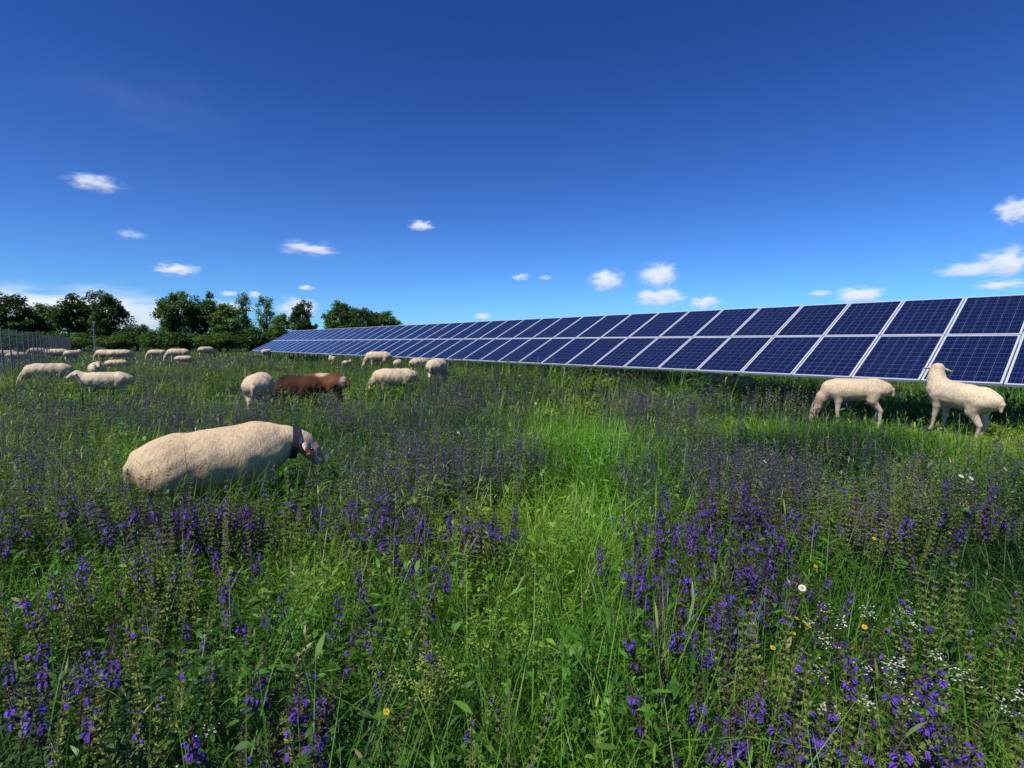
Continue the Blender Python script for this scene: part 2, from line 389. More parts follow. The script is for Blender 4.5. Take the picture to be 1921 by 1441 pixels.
# ------------------------------------------------------------------ solar arrays
def panel_mat():
    m,nt,N,L,p,out=newmat('polycrystalline_cells')
    tc=N.new('ShaderNodeTexCoord'); sp=N.new('ShaderNodeSeparateXYZ'); L.new(tc.outputs['Object'],sp.inputs[0])
    def math_(op,a,b=None,c=None):
        n=N.new('ShaderNodeMath'); n.operation=op
        for k,vv in enumerate((a,b,c)):
            if vv is None: continue
            if isinstance(vv,(int,float)): n.inputs[k].default_value=vv
            else: L.new(vv,n.inputs[k])
        return n.outputs[0]
    def line(src,off,size,hw):
        f=math_('FRACT',math_('DIVIDE',math_('ADD',src,off),size))
        dd=math_('ABSOLUTE',math_('SUBTRACT',f,.5))
        return math_('GREATER_THAN',dd,.5-hw/size)
    lx=line(sp.outputs[0],.465,.155,.0017); ly=line(sp.outputs[1],.82-.045,.155,.0017)
    bb=line(sp.outputs[0],.465+.026,.0517,.0008)
    ed=math_('MAXIMUM',math_('GREATER_THAN',math_('ABSOLUTE',sp.outputs[0]),.466),math_('GREATER_THAN',math_('ABSOLUTE',math_('ADD',sp.outputs[1],0)),.778))
    ln=math_('MAXIMUM',math_('MAXIMUM',lx,ly),ed)
    ln2=math_('MAXIMUM',ln,math_('MULTIPLY',bb,.5))
    vo=N.new('ShaderNodeTexVoronoi'); vo.inputs['Scale'].default_value=42; L.new(tc.outputs['Object'],vo.inputs['Vector'])
    oi=N.new('ShaderNodeObjectInfo')
    sv=N.new('ShaderNodeSeparateColor'); L.new(vo.outputs['Color'],sv.inputs[0])
    br=math_('MULTIPLY_ADD',sv.outputs[0],.7,.65)
    br2=math_('MULTIPLY',br,math_('MULTIPLY_ADD',oi.outputs['Random'],.2,.9))
    cc=N.new('ShaderNodeVectorMath'); cc.operation='SCALE'; cc.inputs[0].default_value=(.0055,.0105,.050); L.new(br2,cc.inputs['Scale'])
    mx=N.new('ShaderNodeMix'); mx.data_type='RGBA'; L.new(ln2,mx.inputs[0]); L.new(cc.outputs[0],mx.inputs[6]); mx.inputs[7].default_value=(.165,.195,.29,1)
    L.new(mx.outputs[2],p.inputs['Base Color']); p.inputs['Roughness'].default_value=.14; p.inputs['IOR'].default_value=1.5
    return m
M_cell=panel_mat()
PW,PH,PX,PY=.985,1.635,1.005,1.66
ac=Acc(); box(ac,-PW/2+.012,PW/2-.012,-PH/2+.012,PH/2-.012,-.02,.0)
v,q,c=ac.arrays(); ME_panel=mesh_np('solar_panel',v,q,None,M_cell)
ac=Acc(); fw=.028
box(ac,-PW/2,-PW/2+fw,-PH/2,PH/2,-.038,.004); box(ac,PW/2-fw,PW/2,-PH/2,PH/2,-.038,.004)
box(ac,-PW/2+fw,PW/2-fw,-PH/2,-PH/2+fw,-.038,.003); box(ac,-PW/2+fw,PW/2-fw,PH/2-fw,PH/2,-.038,.003)
v,q,c=ac.arrays(); ME_frame=mesh_np('frame',v,q,None,M_frame)
def solar_array(t_far, ncol, nrow, zb, label, org=None):
    o2=P0+ROWDIR*t_far if org is None else np.array(org)
    root=link('solar_array',None); root.location=(o2[0],o2[1],0); root.rotation_euler=(0,0,math.atan2(-ROWDIR[1],-ROWDIR[0]))
    tag(root,label,'solar panels')
    ct,st=math.cos(TILT),math.sin(TILT); rp=np.random.default_rng(4)
    for i in range(ncol):
        for j in range(nrow):
            sl=PH/2+j*PY
            p=link('solar_panel',ME_panel,root); p.location=((i+.5)*PX,sl*ct,zb+sl*st); p.rotation_euler=(TILT+rp.normal(0,.003),rp.normal(0,.002),0)
            f=link('frame',ME_frame,p)
    Lx=ncol*PX; tot=nrow*PY
    for fr in ((.18,.42,.60,.84) if nrow>1 else (.25,.75)):
        ac=Acc(); box(ac,0.02,Lx-.02,-.025,.025,-.11,-.045); v,q,c=ac.arrays()
        pu=link('purlin',mesh_np('purlin',v,q,None,M_steel),root); pu.location=(0,fr*tot*ct,zb+fr*tot*st); pu.rotation_euler=(TILT,0,0)
    k=int(Lx/3.0)
    for i in range(k+1):
        x=.6+i*(Lx-1.2)/max(k,1)
        ac=Acc(); y0=.18*tot; y1=.9*tot; box(ac,x-.03,x+.03,y0,y1,-.2,-.113); v,q,c=ac.arrays()
        b=link('rafter',mesh_np('rafter',v,q,None,M_steel),root); b.location=(0,0,zb); b.rotation_euler=(TILT,0,0)
        for fr in ((.40,.82) if nrow>1 else (.5,)):
            yy=fr*tot*ct; zz=zb+fr*tot*st-.19
            ac=Acc(); box(ac,x-.05,x+.05,yy-.006,yy+.006,-.1,zz); box(ac,x-.05,x-.04,yy+.006,yy+.06,-.1,zz); box(ac,x+.04,x+.05,yy+.006,yy+.06,-.1,zz); v,q,c=ac.arrays()
            link('post',mesh_np('post',v,q,None,M_steel),root)
    return root
solar_array(41.2,45,2,.80,'long double row of blue solar panels receding to the left')
solar_array(0,5,1,.10,'low distant blue panel row beyond the left end of the long one', org=(-.502*58,58.0))

# ------------------------------------------------------------------ mesh fence + mast
fo=np.array([-18.5,19.3]); fd=np.array([-.613,.790])
fr=link('mesh_fence',None); fr.location=(fo[0]-fd[0]*4,fo[1]-fd[1]*4,0); fr.rotation_euler=(0,0,math.atan2(fd[1],fd[0]))
tag(fr,'grey wire mesh fence on thin metal posts running back at the left edge','fence')
FL=82.5
ac=Acc()
for x in np.arange(.0,FL,.14): box(ac,x-.0014,x+.0014,-.002,.002,.05,1.92)
for z in np.arange(.1,1.95,.2): box(ac,0,FL,.0025,.0055,z-.0014,z+.0014)
v,q,c=ac.arrays(); link('wire_mesh',mesh_np('wire_mesh',v,q,None,M_wire),fr)
for i in range(34):
    ac=Acc(); tube(ac,[(i*2.5,.045,-.1),(i*2.5,.045,1.95),(i*2.5,.045,1.98)],[.028,.028,.024],8); v,q,c=ac.arrays()
    link('post',mesh_np('post',v,q,None,M_post,True),fr)
mr=link('camera_mast',None); mr.location=(dirx(177)*55,55,0); tag(mr,'thin grey mast standing by the fence in front of the trees','mast')
ac=Acc(); tube(ac,[(0,0,-.1),(0,0,3.5)],[.06,.04],8); v,q,c=ac.arrays(); link('pole',mesh_np('pole',v,q,None,M_steel,True),mr)
ac=Acc(); box(ac,-.08,.25,-.06,.06,3.40,3.52); v,q,c=ac.arrays(); link('camera_housing',mesh_np('camera_housing',v,q,None,M_steel),mr)

# ------------------------------------------------------------------ trees
def crown_arrays(r, ncl, nleaf, H, Wd, zlo, leaf, base):
    a=Acc(); cents=[]
    for i in range(ncl):
        for _ in range(30):
            p=r.normal(size=3); p/=np.linalg.norm(p); p*=r.uniform(.12,1)**.5
            cz=(.5+.5*p[2]); w=Wd/2*(.70+.30*math.sin(math.pi*min(1,cz*.9+.1)))
            c=np.array([p[0]*w*.85,p[1]*w*.85,zlo+.5+(H-zlo-.9)*cz])
            if all(np.linalg.norm(c-q)>.45 for q in cents): break
        cents.append(c)
    for c in cents:
        n=int(nleaf*r.uniform(.7,1.3)); rad=r.uniform(.6,1.15)
        d=r.normal(size=(n,3)); d/=np.linalg.norm(d,axis=1)[:,None]; d*=(r.uniform(0,1,n)**.45*rad)[:,None]; d[:,2]*=.75
        b=c+d; tint=r.uniform(.65,1.4)
        col=np.array(base)*tint*r.uniform(.7,1.3,(n,1))
        strips(a,b,r.uniform(0,6.28,n),r.uniform(-.6,.9,n),r.uniform(.2,1.2,n),leaf*r.uniform(.7,1.4,n),leaf*.65*r.uniform(.7,1.3,n),[.3,1,.2],col,r.uniform(-1,1,n))
    return a.arrays(),cents
def tree_proto(seed,H,Wd,zlo,base,ncl=70,nleaf=130,leaf=.34):
    r=np.random.default_rng(seed); (v,q,c),cents=crown_arrays(r,ncl,nleaf,H,Wd,zlo,leaf,base)
    cm=mesh_np('crown',v,q,c,M_tree)
    a=Acc(); tp=[(0,0,-.2),(.05,0,H*.25),(r.uniform(-.2,.2),r.uniform(-.2,.2),H*.55),(r.uniform(-.3,.3),0,H*.85)]
    tube(a,tp,[.26,.2,.13,.03],8)
    for ct in cents[:14]:
        z0=min(H*.6,max(H*.18,ct[2]*.55)); s=np.array([.03,0,z0]); mid=(s+ct)/2+np.array([0,0,.2])
        tube(a,[s,mid,ct],[.09,.055,.015],5)
    v,q,c=a.arrays(); tm=mesh_np('trunk',v,q,None,M_bark,True)
    return cm,tm
G1=(.044,.094,.018); G2=(.070,.140,.024); G3=(.11,.175,.032)
TP=[tree_proto(21,9,8,.6,G1),tree_proto(22,9,7,.8,G2),tree_proto(23,9,6,1.0,G1,58,130),tree_proto(24,9,6.5,.7,G3,58,130),tree_proto(25,9,5,1.6,G2,34,85,.30)]
BP=[tree_proto(31,4,6,.0,G1,44,130,.26),tree_proto(32,4,7,.0,G2,44,130,.26)]
TREES=[ # px, top, width px, depth, proto, label
 (14,546,116,80,0,'dark broad tree cut by the left picture edge'),
 (84,567,72,86,1,'medium green tree between the edge tree and the big rounded tree'),
 (148,552,84,84,2,'left half of the big rounded dark tree pair near the mast'),
 (202,541,84,84,0,'tall rounded dark tree right behind the mast'),
 (338,543,78,82,1,'tall leafy green tree, left one of the middle clump'),
 (388,549,60,84,2,'tall tree on the right of the middle clump'),
 (426,570,66,78,3,'yellowish green lower tree right of the middle clump'),
 (464,547,40,88,4,'slim open tree with sky showing through, left one of two'),
 (502,553,42,88,4,'slim open tree with sky showing through, right one of two'),
 (530,590,44,80,3,'small green tree between the slim pair and the rounded one'),
 (568,561,56,84,0,'rounded dark tree just above the left end of the panel row'),
 (640,563,72,100,1,'tall rounded tree rising behind the panel row'),
 (684,575,66,100,0,'middle tree of the belt behind the panel row'),
 (724,583,74,104,1,'rightmost low tree of the belt behind the panel row'),
]
def place_tree(proto,px,top,wpx,d,label,name,cat,grp,H0,W0,rot):
    h=CH+(642-top)/1000*d; w=wpx/1000*d
    t=link(name,None); t.location=(dirx(px)*d,d,0); t.rotation_euler=(0,0,rot); t.scale=(w/W0,w/W0,h/H0)
    tag(t,label,cat,grp); link('trunk',proto[1],t); link('crown',proto[0],t)
W0s=[8.2,7.2,6.2,6.6,5.1]
for i,(px,top,w,d,k,lab) in enumerate(TREES):
    place_tree(TP[k],px,top-5,w*1.07,d,lab,'broadleaf_tree','tree','trees along the far edge of the meadow',9.0,W0s[k],i*1.3)
BUSH=[(60,620,90,74,0,'dark bush under the trees beside the mesh fence'),(130,622,90,74,1,'dark bush left of the mast below the rounded tree'),(258,606,62,80,0,'dark isolated bush right of the mast tree'),(300,616,66,76,1,'dark bush at the left foot of the middle clump'),(350,622,90,76,0,'dark bush under the middle clump of trees'),(412,622,80,74,1,'dark bush under the yellowish green tree'),(470,612,84,78,0,'dark bush below the slim open trees'),(522,618,70,80,1,'dark bush just left of the far end of the panels'),(215,628,66,76,1,'low dark bush right at the mast foot'),(10,618,80,76,1,'dark bush at the left edge behind the fence')]
for i,(px,top,w,d,k,lab) in enumerate(BUSH):
    place_tree(BP[k],px,top,w*1.15,d,lab,'bush','bush','bushes under the far trees',4,[6,7][k],i*2.1)

# ------------------------------------------------------------------ sage places first: the sward depends on them
LB={'br':'violet flowering meadow sage in the clumps at the bottom right','rf':'violet flowering meadow sage in the dense patch right of centre','rm':'meadow sage in the wide violet drift below the right-hand sheep','rr':'sparse meadow sage near the right picture edge','ce':'meadow sage in the violet drift at the centre of the meadow','le':'violet meadow sage left below the collared ewe','lb':'loose meadow sage stalks in the bottom left corner','fa':'faded yellow-green meadow sage stalks at lower left','fb':'faded meadow sage stalks along the bottom middle','fm':'meadow sage in front of the far flock'}
# pixel of spike tops on a plane 0.52 m up -> ground places   (px,py,rx,ry,n,faded share,label)
PATCH=[(1730,1355,65,30,7,.0,'br'),(1450,1335,60,38,8,.1,'br'),(1320,1370,38,32,3,0,'br'),(1690,1240,12,12,1,0,'br'),(1390,1250,12,12,1,0,'br'),(1885,1390,30,25,2,.3,'br'),
 (1420,1000,70,62,20,.05,'rf'),(1250,1045,55,42,9,.1,'rf'),(1170,1015,35,35,5,.1,'rf'),(1300,945,62,36,11,.1,'rf'),(1400,1100,55,36,6,.0,'rf'),(1260,1140,22,22,3,0,'rf'),(1650,1150,30,20,1,.3,'rf'),
 (780,940,105,45,36,.2,'ce'),(800,1000,95,34,11,.5,'ce'),(650,1110,30,18,2,.2,'ce'),(735,1100,10,10,1,0,'ce'),
 (330,965,40,22,4,.2,'le'),(60,965,80,34,8,.4,'le'),(440,1035,40,22,3,.1,'le'),(320,1045,36,22,2,.2,'le'),(470,1100,30,22,2,0,'le'),
 (80,1095,30,18,2,.2,'lb'),(110,1205,30,22,2,.1,'lb'),(205,1180,15,15,1,0,'lb'),(80,1345,35,28,1,.4,'lb'),(600,1255,40,28,3,.1,'lb'),(520,1365,40,28,2,.1,'lb'),(430,1330,20,20,1,.1,'lb'),(480,1230,15,15,1,0,'lb'),
 (260,1105,130,55,14,1,'fa'),(180,1285,110,50,6,1,'fa'),(60,1165,60,50,3,1,'fa'),
 (760,1255,110,60,4,1,'fb'),(950,1365,130,40,2,.9,'fb'),(1560,1230,90,60,7,.9,'fb'),
 (1370,835,135,42,220,.2,'rm'),(1420,900,95,38,60,.2,'rm'),(1580,965,100,50,20,.7,'rr'),(1760,930,160,60,70,.6,'rr'),(1880,850,60,45,18,.6,'rr'),(1650,855,160,34,70,.4,'rr'),(1850,1070,80,45,6,.7,'rr'),
 (820,812,155,52,290,.22,'ce'),(850,740,130,26,210,.25,'ce'),(1210,752,80,20,140,.25,'ce'),(720,890,90,38,56,.25,'ce'),(980,850,80,45,8,.6,'ce'),
 (350,760,330,32,500,.25,'fm'),(60,805,110,70,180,.3,'fm'),(120,905,150,38,52,.35,'le'),(400,775,150,22,120,.25,'fm'),(620,698,320,20,340,.3,'fm'),(200,700,220,16,240,.3,'fm'),(1000,706,260,16,160,.4,'fm'),(1400,738,250,14,120,.4,'rm'),
 (430,958,90,10,26,.45,'le'),(300,952,60,12,18,.45,'le')]
def in_sheep(x,y,m=1.0):
    k=np.zeros(len(x),bool)
    for (sx,sy,w,s) in foot[:8]:
        dx=x-sx; dy=y-sy; lx=(dx*math.cos(w)+dy*math.sin(w))/s; ly=(-dx*math.sin(w)+dy*math.cos(w))/s
        k|=(((lx-.02)/(.58*m))**2+(ly/(.22*m))**2)<1
    return k
plants=[]
for (px,py,rx,ry,n,fs,lb) in PATCH:
    subs=[]
    for k in range(n):
        for _ in range(20):
            if k%4==0 or not subs or py<760:
                q1=rng.normal(0,.65,2); X1=px+q1[0]*rx; Y1=py+q1[1]*ry
                if Y1<664 or Y1>1500: continue
                wx,wy=at(X1,Y1,.52)
            else:
                b=subs[rng.integers(max(0,len(subs)-2),len(subs))]; wx=b[0]+rng.normal(0,.12); wy=b[1]+rng.normal(0,.12)
            if wy>70 or in_sheep(np.array([wx]),np.array([wy]),.95)[0] or wy<.95: continue
            if math.hypot(wx-6.5,wy-7.1)<1.1 or math.hypot(wx-5.9,wy-8.2)<1.0: continue
            if k%4==0: subs.append((wx,wy))
            plants.append((wy,wx,rng.uniform()<fs,lb)); break
plants.sort(key=lambda t:t[0])
PXY=np.array([(p[1],p[0]) for p in plants if p[0]<14])
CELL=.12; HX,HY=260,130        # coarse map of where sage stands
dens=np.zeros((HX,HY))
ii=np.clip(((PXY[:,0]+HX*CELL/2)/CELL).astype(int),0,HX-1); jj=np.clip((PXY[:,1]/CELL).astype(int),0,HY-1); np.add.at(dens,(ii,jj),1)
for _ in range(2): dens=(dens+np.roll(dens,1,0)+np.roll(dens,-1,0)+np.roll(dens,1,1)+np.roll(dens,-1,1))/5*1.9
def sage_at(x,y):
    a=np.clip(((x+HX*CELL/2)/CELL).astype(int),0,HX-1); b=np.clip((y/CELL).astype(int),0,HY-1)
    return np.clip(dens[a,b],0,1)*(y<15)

# ------------------------------------------------------------------ meadow grass (one mass)
def hfield(x,y):
    h=.37+.11*lf(x,y,1.1,5)+.07*lf(x,y,3.2,6)
    s,t=row_st(x,y)
    h=h+.16*np.exp(-((s+.7)/1.0)**2)*sstep(3.2,5.0,t)
    for (sx,sy,rr,f) in ((5.9,8.0,1.7,.55),(6.5,7.1,1.4,.50),(2.2,7.5,2.2,.9),(-2.3,3.5,.95,1.5),(-2.8,11.8,1.6,1.3),(-9.5,11.6,2,1.35),(-13,15,2,1.25)):
        h*=1-(1-f)*np.exp(-((x-sx)**2+(y-sy)**2)/rr**2)
    return np.clip(h,.12,.60)
def wedge(n,d0,d1):
    d=np.sqrt(rng.uniform(d0*d0,d1*d1,n)); x=rng.uniform(-1,1,n)*(1.06*d+.9); return x,d
def strip_mask(x,y):   # lush grass strip up the middle of the meadow
    return np.exp(-((x-.50-.10*y)/(.36+.085*y))**2)*(1-sstep(6,9,y))
def greens(x,y,n):
    t=np.clip(.48+.88*lf(x,y,1.3,8)+rng.normal(0,.2,n),0,1)[:,None]
    lush=np.array([.098,.270,.018]); olive=np.array([.215,.330,.034]); dk=np.array([.017,.060,.011])
    c=np.where(t<.5, dk+(lush-dk)*t*2, lush+(olive-lush)*(t-.5)*2)
    viv=strip_mask(x,y)[:,None]*np.clip((y-1.7)/1.2,.1,1)[:,None]*.75
    c=c*(1-viv)+np.array([.150,.400,.022])*viv
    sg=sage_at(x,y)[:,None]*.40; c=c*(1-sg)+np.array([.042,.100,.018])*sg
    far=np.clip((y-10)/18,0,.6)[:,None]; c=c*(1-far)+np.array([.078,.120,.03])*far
    st=rng.uniform(0,1,n)<.02; c[st]=np.array([.28,.25,.12])*rng.uniform(.6,1.1,(st.sum(),1))
    return c*rng.uniform(.6,1.4,(n,1))
ga=Acc()
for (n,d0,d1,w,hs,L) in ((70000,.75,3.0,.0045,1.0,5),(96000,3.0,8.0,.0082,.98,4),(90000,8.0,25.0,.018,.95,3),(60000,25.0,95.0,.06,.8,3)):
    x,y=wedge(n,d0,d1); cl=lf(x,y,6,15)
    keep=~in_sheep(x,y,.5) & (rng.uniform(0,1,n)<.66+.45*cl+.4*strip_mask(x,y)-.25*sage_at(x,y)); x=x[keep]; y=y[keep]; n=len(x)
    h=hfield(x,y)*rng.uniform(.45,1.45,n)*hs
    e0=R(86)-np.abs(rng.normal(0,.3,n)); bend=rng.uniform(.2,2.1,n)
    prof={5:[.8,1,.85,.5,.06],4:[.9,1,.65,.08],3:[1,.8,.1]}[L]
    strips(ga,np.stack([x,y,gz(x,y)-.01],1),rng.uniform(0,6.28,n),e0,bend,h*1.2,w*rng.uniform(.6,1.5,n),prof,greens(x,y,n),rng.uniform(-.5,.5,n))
# herbs: stems with small leaves
for (n,d0,d1,nl,ls) in ((5600,.8,3.0,20,.029),(13000,3.0,8.0,11,.044),(9500,8.0,24.0,5,.085)):
    x,y=wedge(n,d0,d1); keep=(~in_sheep(x,y,.6))&(lf(x,y,2.2,31)+.8*sage_at(x,y)>-.3)&(rng.uniform(0,1,n)>.6*strip_mask(x,y)); x=x[keep]; y=y[keep]; n=len(x)
    h=hfield(x,y)*rng.uniform(.5,1.25,n); az=rng.uniform(0,6.28,n); col=greens(x,y,n)
    lean=rng.uniform(0,.28,n); z0=gz(x,y)
    strips(ga,np.stack([x,y,z0],1),az,R(90)-lean,np.zeros(n),h,np.full(n,.003+ls*.03),[1,.8,.4],col*.8)
    rep=lambda q: np.repeat(q,nl,axis=0)
    m=n*nl; s=rng.uniform(.15,1,m)
    bx=rep(x)+np.cos(rep(az))*np.sin(rep(lean))*rep(h)*s; by=rep(y)+np.sin(rep(az))*np.sin(rep(lean))*rep(h)*s
    sz=rep(rng.choice([.6,.9,1.0,1.5],n))
    strips(ga,np.stack([bx,by,rep(z0)+rep(h)*np.cos(rep(lean))*s],1),rng.uniform(0,6.28,m),rng.uniform(-.1,1.0,m),rng.uniform(.2,1.3,m),ls*sz*rng.uniform(.6,1.7,m),ls*.36*sz*rng.uniform(.7,1.4,m),[.2,1,.75,.08],rep(col)*rng.uniform(.75,1.25,(m,1)),rng.uniform(-.6,.6,m))
# broad rosette leaves low in the sward
n=5500; x,y=wedge(n,.8,6); keep=~in_sheep(x,y,.9); x=x[keep]; y=y[keep]; n=len(x)
c=greens(x,y,n)*np.array([.75,.85,1.0])
strips(ga,np.stack([x,y,rng.uniform(.02,.26,n)],1),rng.uniform(0,6.28,n),rng.uniform(.1,1.1,n),rng.uniform(.6,1.8,n),rng.uniform(.05,.12,n),rng.uniform(.014,.038,n),[.2,.8,1,.7,.08],c,rng.uniform(-.4,.4,n))
# flowering grass stalks with pale seed spikes
n=2400; x,y=wedge(n,.95,9.0); keep=~in_sheep(x,y,1.0); x=x[keep]; y=y[keep]; n=len(x); h=hfield(x,y)*rng.uniform(1.05,1.55,n); az=rng.uniform(0,6.28,n)
cs=np.array([.18,.24,.075])*rng.uniform(.6,1.3,(n,1)); bd=rng.uniform(.1,.7,n)
tip=strips(ga,np.stack([x,y,gz(x,y)],1),az,np.full(n,R(86)),bd,h,np.full(n,.0022),[1,.8,.6,.5],cs)
strips(ga,tip,az,R(86)-bd,rng.uniform(.1,.6,n),rng.uniform(.04,.09,n),rng.uniform(.005,.010,n),[.5,1,.9,.15],cs*np.array([1.25,1.2,1.2]),rng.uniform(-.5,.5,n))
v,q,c=ga.arrays()
go=link('meadow_grass',mesh_np('meadow_grass',v,q,c,M_grass)); tag(go,'dense green meadow grass and herbs covering the field','grass',kind='stuff')

# ------------------------------------------------------------------ meadow sage
VIO=np.array([.105,.046,.33])
def spike_mesh(L,nw,b0,b1,r,faded=False):
    a=Acc(); tube(a,[(0,0,-.005),(0,0,L)],[.0018,.0010],4,(.10,.10,.05) if not faded else (.16,.18,.06))
    base,az,e0,bd,ln,wd,cl=[],[],[],[],[],[],[]
    pb,pa,pe,pbd,pl,pw,pc=[],[],[],[],[],[],[]
    lb,la,lc,ls=[],[],[],[]
    for i in range(nw):
        f=(i+.3)/nw; z=L*f; sc=1.0-.55*f; wb=(b0<=f<=b1) and r.uniform()<.85
        for k in range(6):
            an=2*math.pi*(k+.5*(i%2))/6+r.normal(0,.2); o=np.array([math.cos(an),math.sin(an)])
            if faded: col=np.array([.26,.31,.075])*r.uniform(.6,1.25)
            else: col=(np.array([.095,.055,.062]) if r.uniform()<.45 else np.array([.15,.18,.05]))*r.uniform(.6,1.3)
            for tw in (0,1.4):
                base.append((o[0]*.002,o[1]*.002,z)); az.append(an); e0.append(.5+r.normal(0,.2)); bd.append(.2); ln.append(.012*sc+.003); wd.append(.008*sc+.001); cl.append(col)
            if wb and r.uniform()<(.60 if not faded else .2):
                p0=(o[0]*.008*sc,o[1]*.008*sc,z+.003); s2=r.uniform(.75,1.25)*(1.0-.4*f)
                cc=VIO*r.uniform(.5,1.6)+np.array([.03,.012,.0])*r.uniform(0,1)
                pb.append(p0); pa.append(an); pe.append(1.1); pbd.append(2.5); pl.append(.029*s2); pw.append(.0076*s2); pc.append(cc)
                lb.append(p0); la.append(an); lc.append(cc*1.35); ls.append(.019*s2)
    t=lambda q:np.array(q)
    strips(a,t(base),t(az),t(e0),t(bd),t(ln),t(wd),[.35,1,.35],t(cl),np.tile([0,1.4],len(base)//2))
    if pb:
        strips(a,t(pb),t(pa),t(pe),t(pbd),t(pl),t(pw),[.5,1,1.1,.95,.4],t(pc))
        strips(a,t(lb),t(la),np.full(len(lb),.15),np.full(len(lb),1.4),t(ls),t(ls)*.5,[.35,1.1,.9],t(lc))
    n=5; strips(a,np.tile([[0,0,L*.96]],(n,1)),r.uniform(0,6.28,n),np.full(n,1.2),np.zeros(n),np.full(n,.012),np.full(n,.004),[.6,1,.2],np.tile([[.09,.06,.07]] if not faded else [[.19,.24,.07]],(n,1)))
    v,q,c=a.arrays(); return mesh_np('flower_spike',v,q,c,M_petal)
r5=np.random.default_rng(77)
SPB=[spike_mesh(r5.uniform(.15,.23),r5.integers(7,10),*bb,r5) for bb in ((.0,.6),(.1,.6),(.2,.8),(0,.45),(.1,.85))]
SPF=[spike_mesh(r5.uniform(.20,.27),r5.integers(9,12),.6,1.0,r5,True) for _ in range(3)]
def plant_proto(r,faded,name='meadow_sage'):
    ns=r.integers(3,6); a=Acc(); tips=[]
    for k in range(ns):
        an=r.uniform(0,6.28); dd=r.uniform(.02,.14); H=r.uniform(.26,.42)
        p0=np.array([0.012*math.cos(an),.012*math.sin(an),-.01]); p2=np.array([dd*math.cos(an),dd*math.sin(an),H]); p1=(p0+p2)/2+np.array([.01*math.cos(an),.01*math.sin(an),.02])
        tube(a,[p0,p1,p2],[.003,.0026,.0019],4,(.09,.12,.035)); tips.append((p2,an,dd/H))
        for hh in (.25,.4,.55,.72,.92):      # paired stem leaves
            pb=p0+(p2-p0)*hh; aa=r.uniform(0,6.28); L=.075*(1.2-hh)+.013
            strips(a,np.array([pb,pb]),np.array([aa,aa+math.pi]),np.full(2,.6),np.full(2,1.2),np.full(2,L),np.full(2,L*.42),[.3,.95,1,.6,.06],np.tile([[.080,.175,.024]],(2,1))*r.uniform(.7,1.3))
    n=6; aa=np.linspace(0,6.28,n,endpoint=False)+r.normal(0,.2,n)
    strips(a,np.tile([[0,0,.01]],(n,1)),aa,r.uniform(.4,1.2,n),r.uniform(.8,1.6,n),r.uniform(.08,.14,n),r.uniform(.028,.045,n),[.2,.8,1,.75,.08],np.tile([[.06,.14,.022]],(n,1))*r.uniform(.7,1.3,(n,1)),r.normal(0,.2,n))
    v,q,c=a.arrays(); o=link(name,mesh_np('sage_foliage',v,q,c,M_plant))
    for (p,an,sl) in tips:
        m=(SPF if faded else SPB)[r.integers(0,3 if faded else 5)]
        s=link('flower_spike',m,o); s.location=tuple(p); s.rotation_euler=(0,math.atan(sl)*.8,an)
    return o
protosB=[plant_proto(r5,False) for _ in range(8)]; protosF=[plant_proto(r5,True) for _ in range(4)]
used=set()
for i,(y,x,fd_,lb) in enumerate(plants[:300]):
    pr=protosF if fd_ else protosB; k=int(rng.integers(0,len(pr)))
    o=pr[k] if (fd_,k) not in used else copy_tree(pr[k]); used.add((fd_,k))
    s=rng.uniform(.8,1.12); o.location=(x,y,float(gz(x,y))); o.rotation_euler=(rng.normal(0,.08),rng.normal(0,.08),rng.uniform(0,6.28)); o.scale=(s,s,s)
    tag(o,LB[lb],'meadow sage','meadow sage plants: '+LB[lb])
for key,pl in ((False,protosB),(True,protosF)):
    for k,o in enumerate(pl):
        if (key,k) not in used:
            for ch in list(o.children): bpy.data.objects.remove(ch)
            bpy.data.objects.remove(o)
sa=Acc(); far=plants[300:]
fx=np.array([p[1] for p in far]); fy=np.array([p[0] for p in far]); ff=np.array([p[2] for p in far])
ns=3; fx=np.repeat(fx,ns)+rng.normal(0,.10,len(fx)*ns); fy=np.repeat(fy,ns)+rng.normal(0,.10,len(fy)*ns); ff=np.repeat(ff,ns); n=len(fx)
fz=gz(fx,fy)
H=rng.uniform(.38,.64,n); az=rng.uniform(0,6.28,n)
strips(sa,np.stack([fx,fy,fz],1),az,np.full(n,R(87)),np.full(n,.1),H,np.where(fy>10,.008,.004),[1,.8,.5],np.where(ff[:,None],np.array([[.14,.18,.055]]),np.array([[.08,.11,.04]])))
for lo_,hi_,nq,sz in ((0,8,40,.0116),(8,20,16,.021),(20,80,7,.043)):
    m=(fy>=lo_)&(fy<hi_); k=m.sum()
    if k==0: continue
    rp=lambda q: np.repeat(q[m],nq)
    kk=k*nq; f=rng.uniform(.55,1.0,kk); an=rng.uniform(0,6.28,kk); rr=rng.uniform(.002,.012,kk)*(1.25-f)*1.8
    isf=rp(ff); u=rng.uniform(0,1,kk); pur=(u<np.where(isf,.08,.46))
    col=np.where(pur[:,None],VIO*rng.uniform(.45,1.25,(kk,1)),np.where(isf[:,None],np.array([[.23,.27,.07]]),np.array([[.115,.10,.06]]))*rng.uniform(.6,1.3,(kk,1)))
    strips(sa,np.stack([rp(fx)+np.cos(an)*rr,rp(fy)+np.sin(an)*rr,rp(fz)+rp(H)*f],1),an,rng.uniform(-.3,1.1,kk),rng.uniform(0,1.5,kk),np.full(kk,sz)*rng.uniform(.7,1.4,kk),np.full(kk,sz*.55)*rng.uniform(.7,1.4,kk),[.4,1,.4],col,rng.uniform(-1,1,kk))
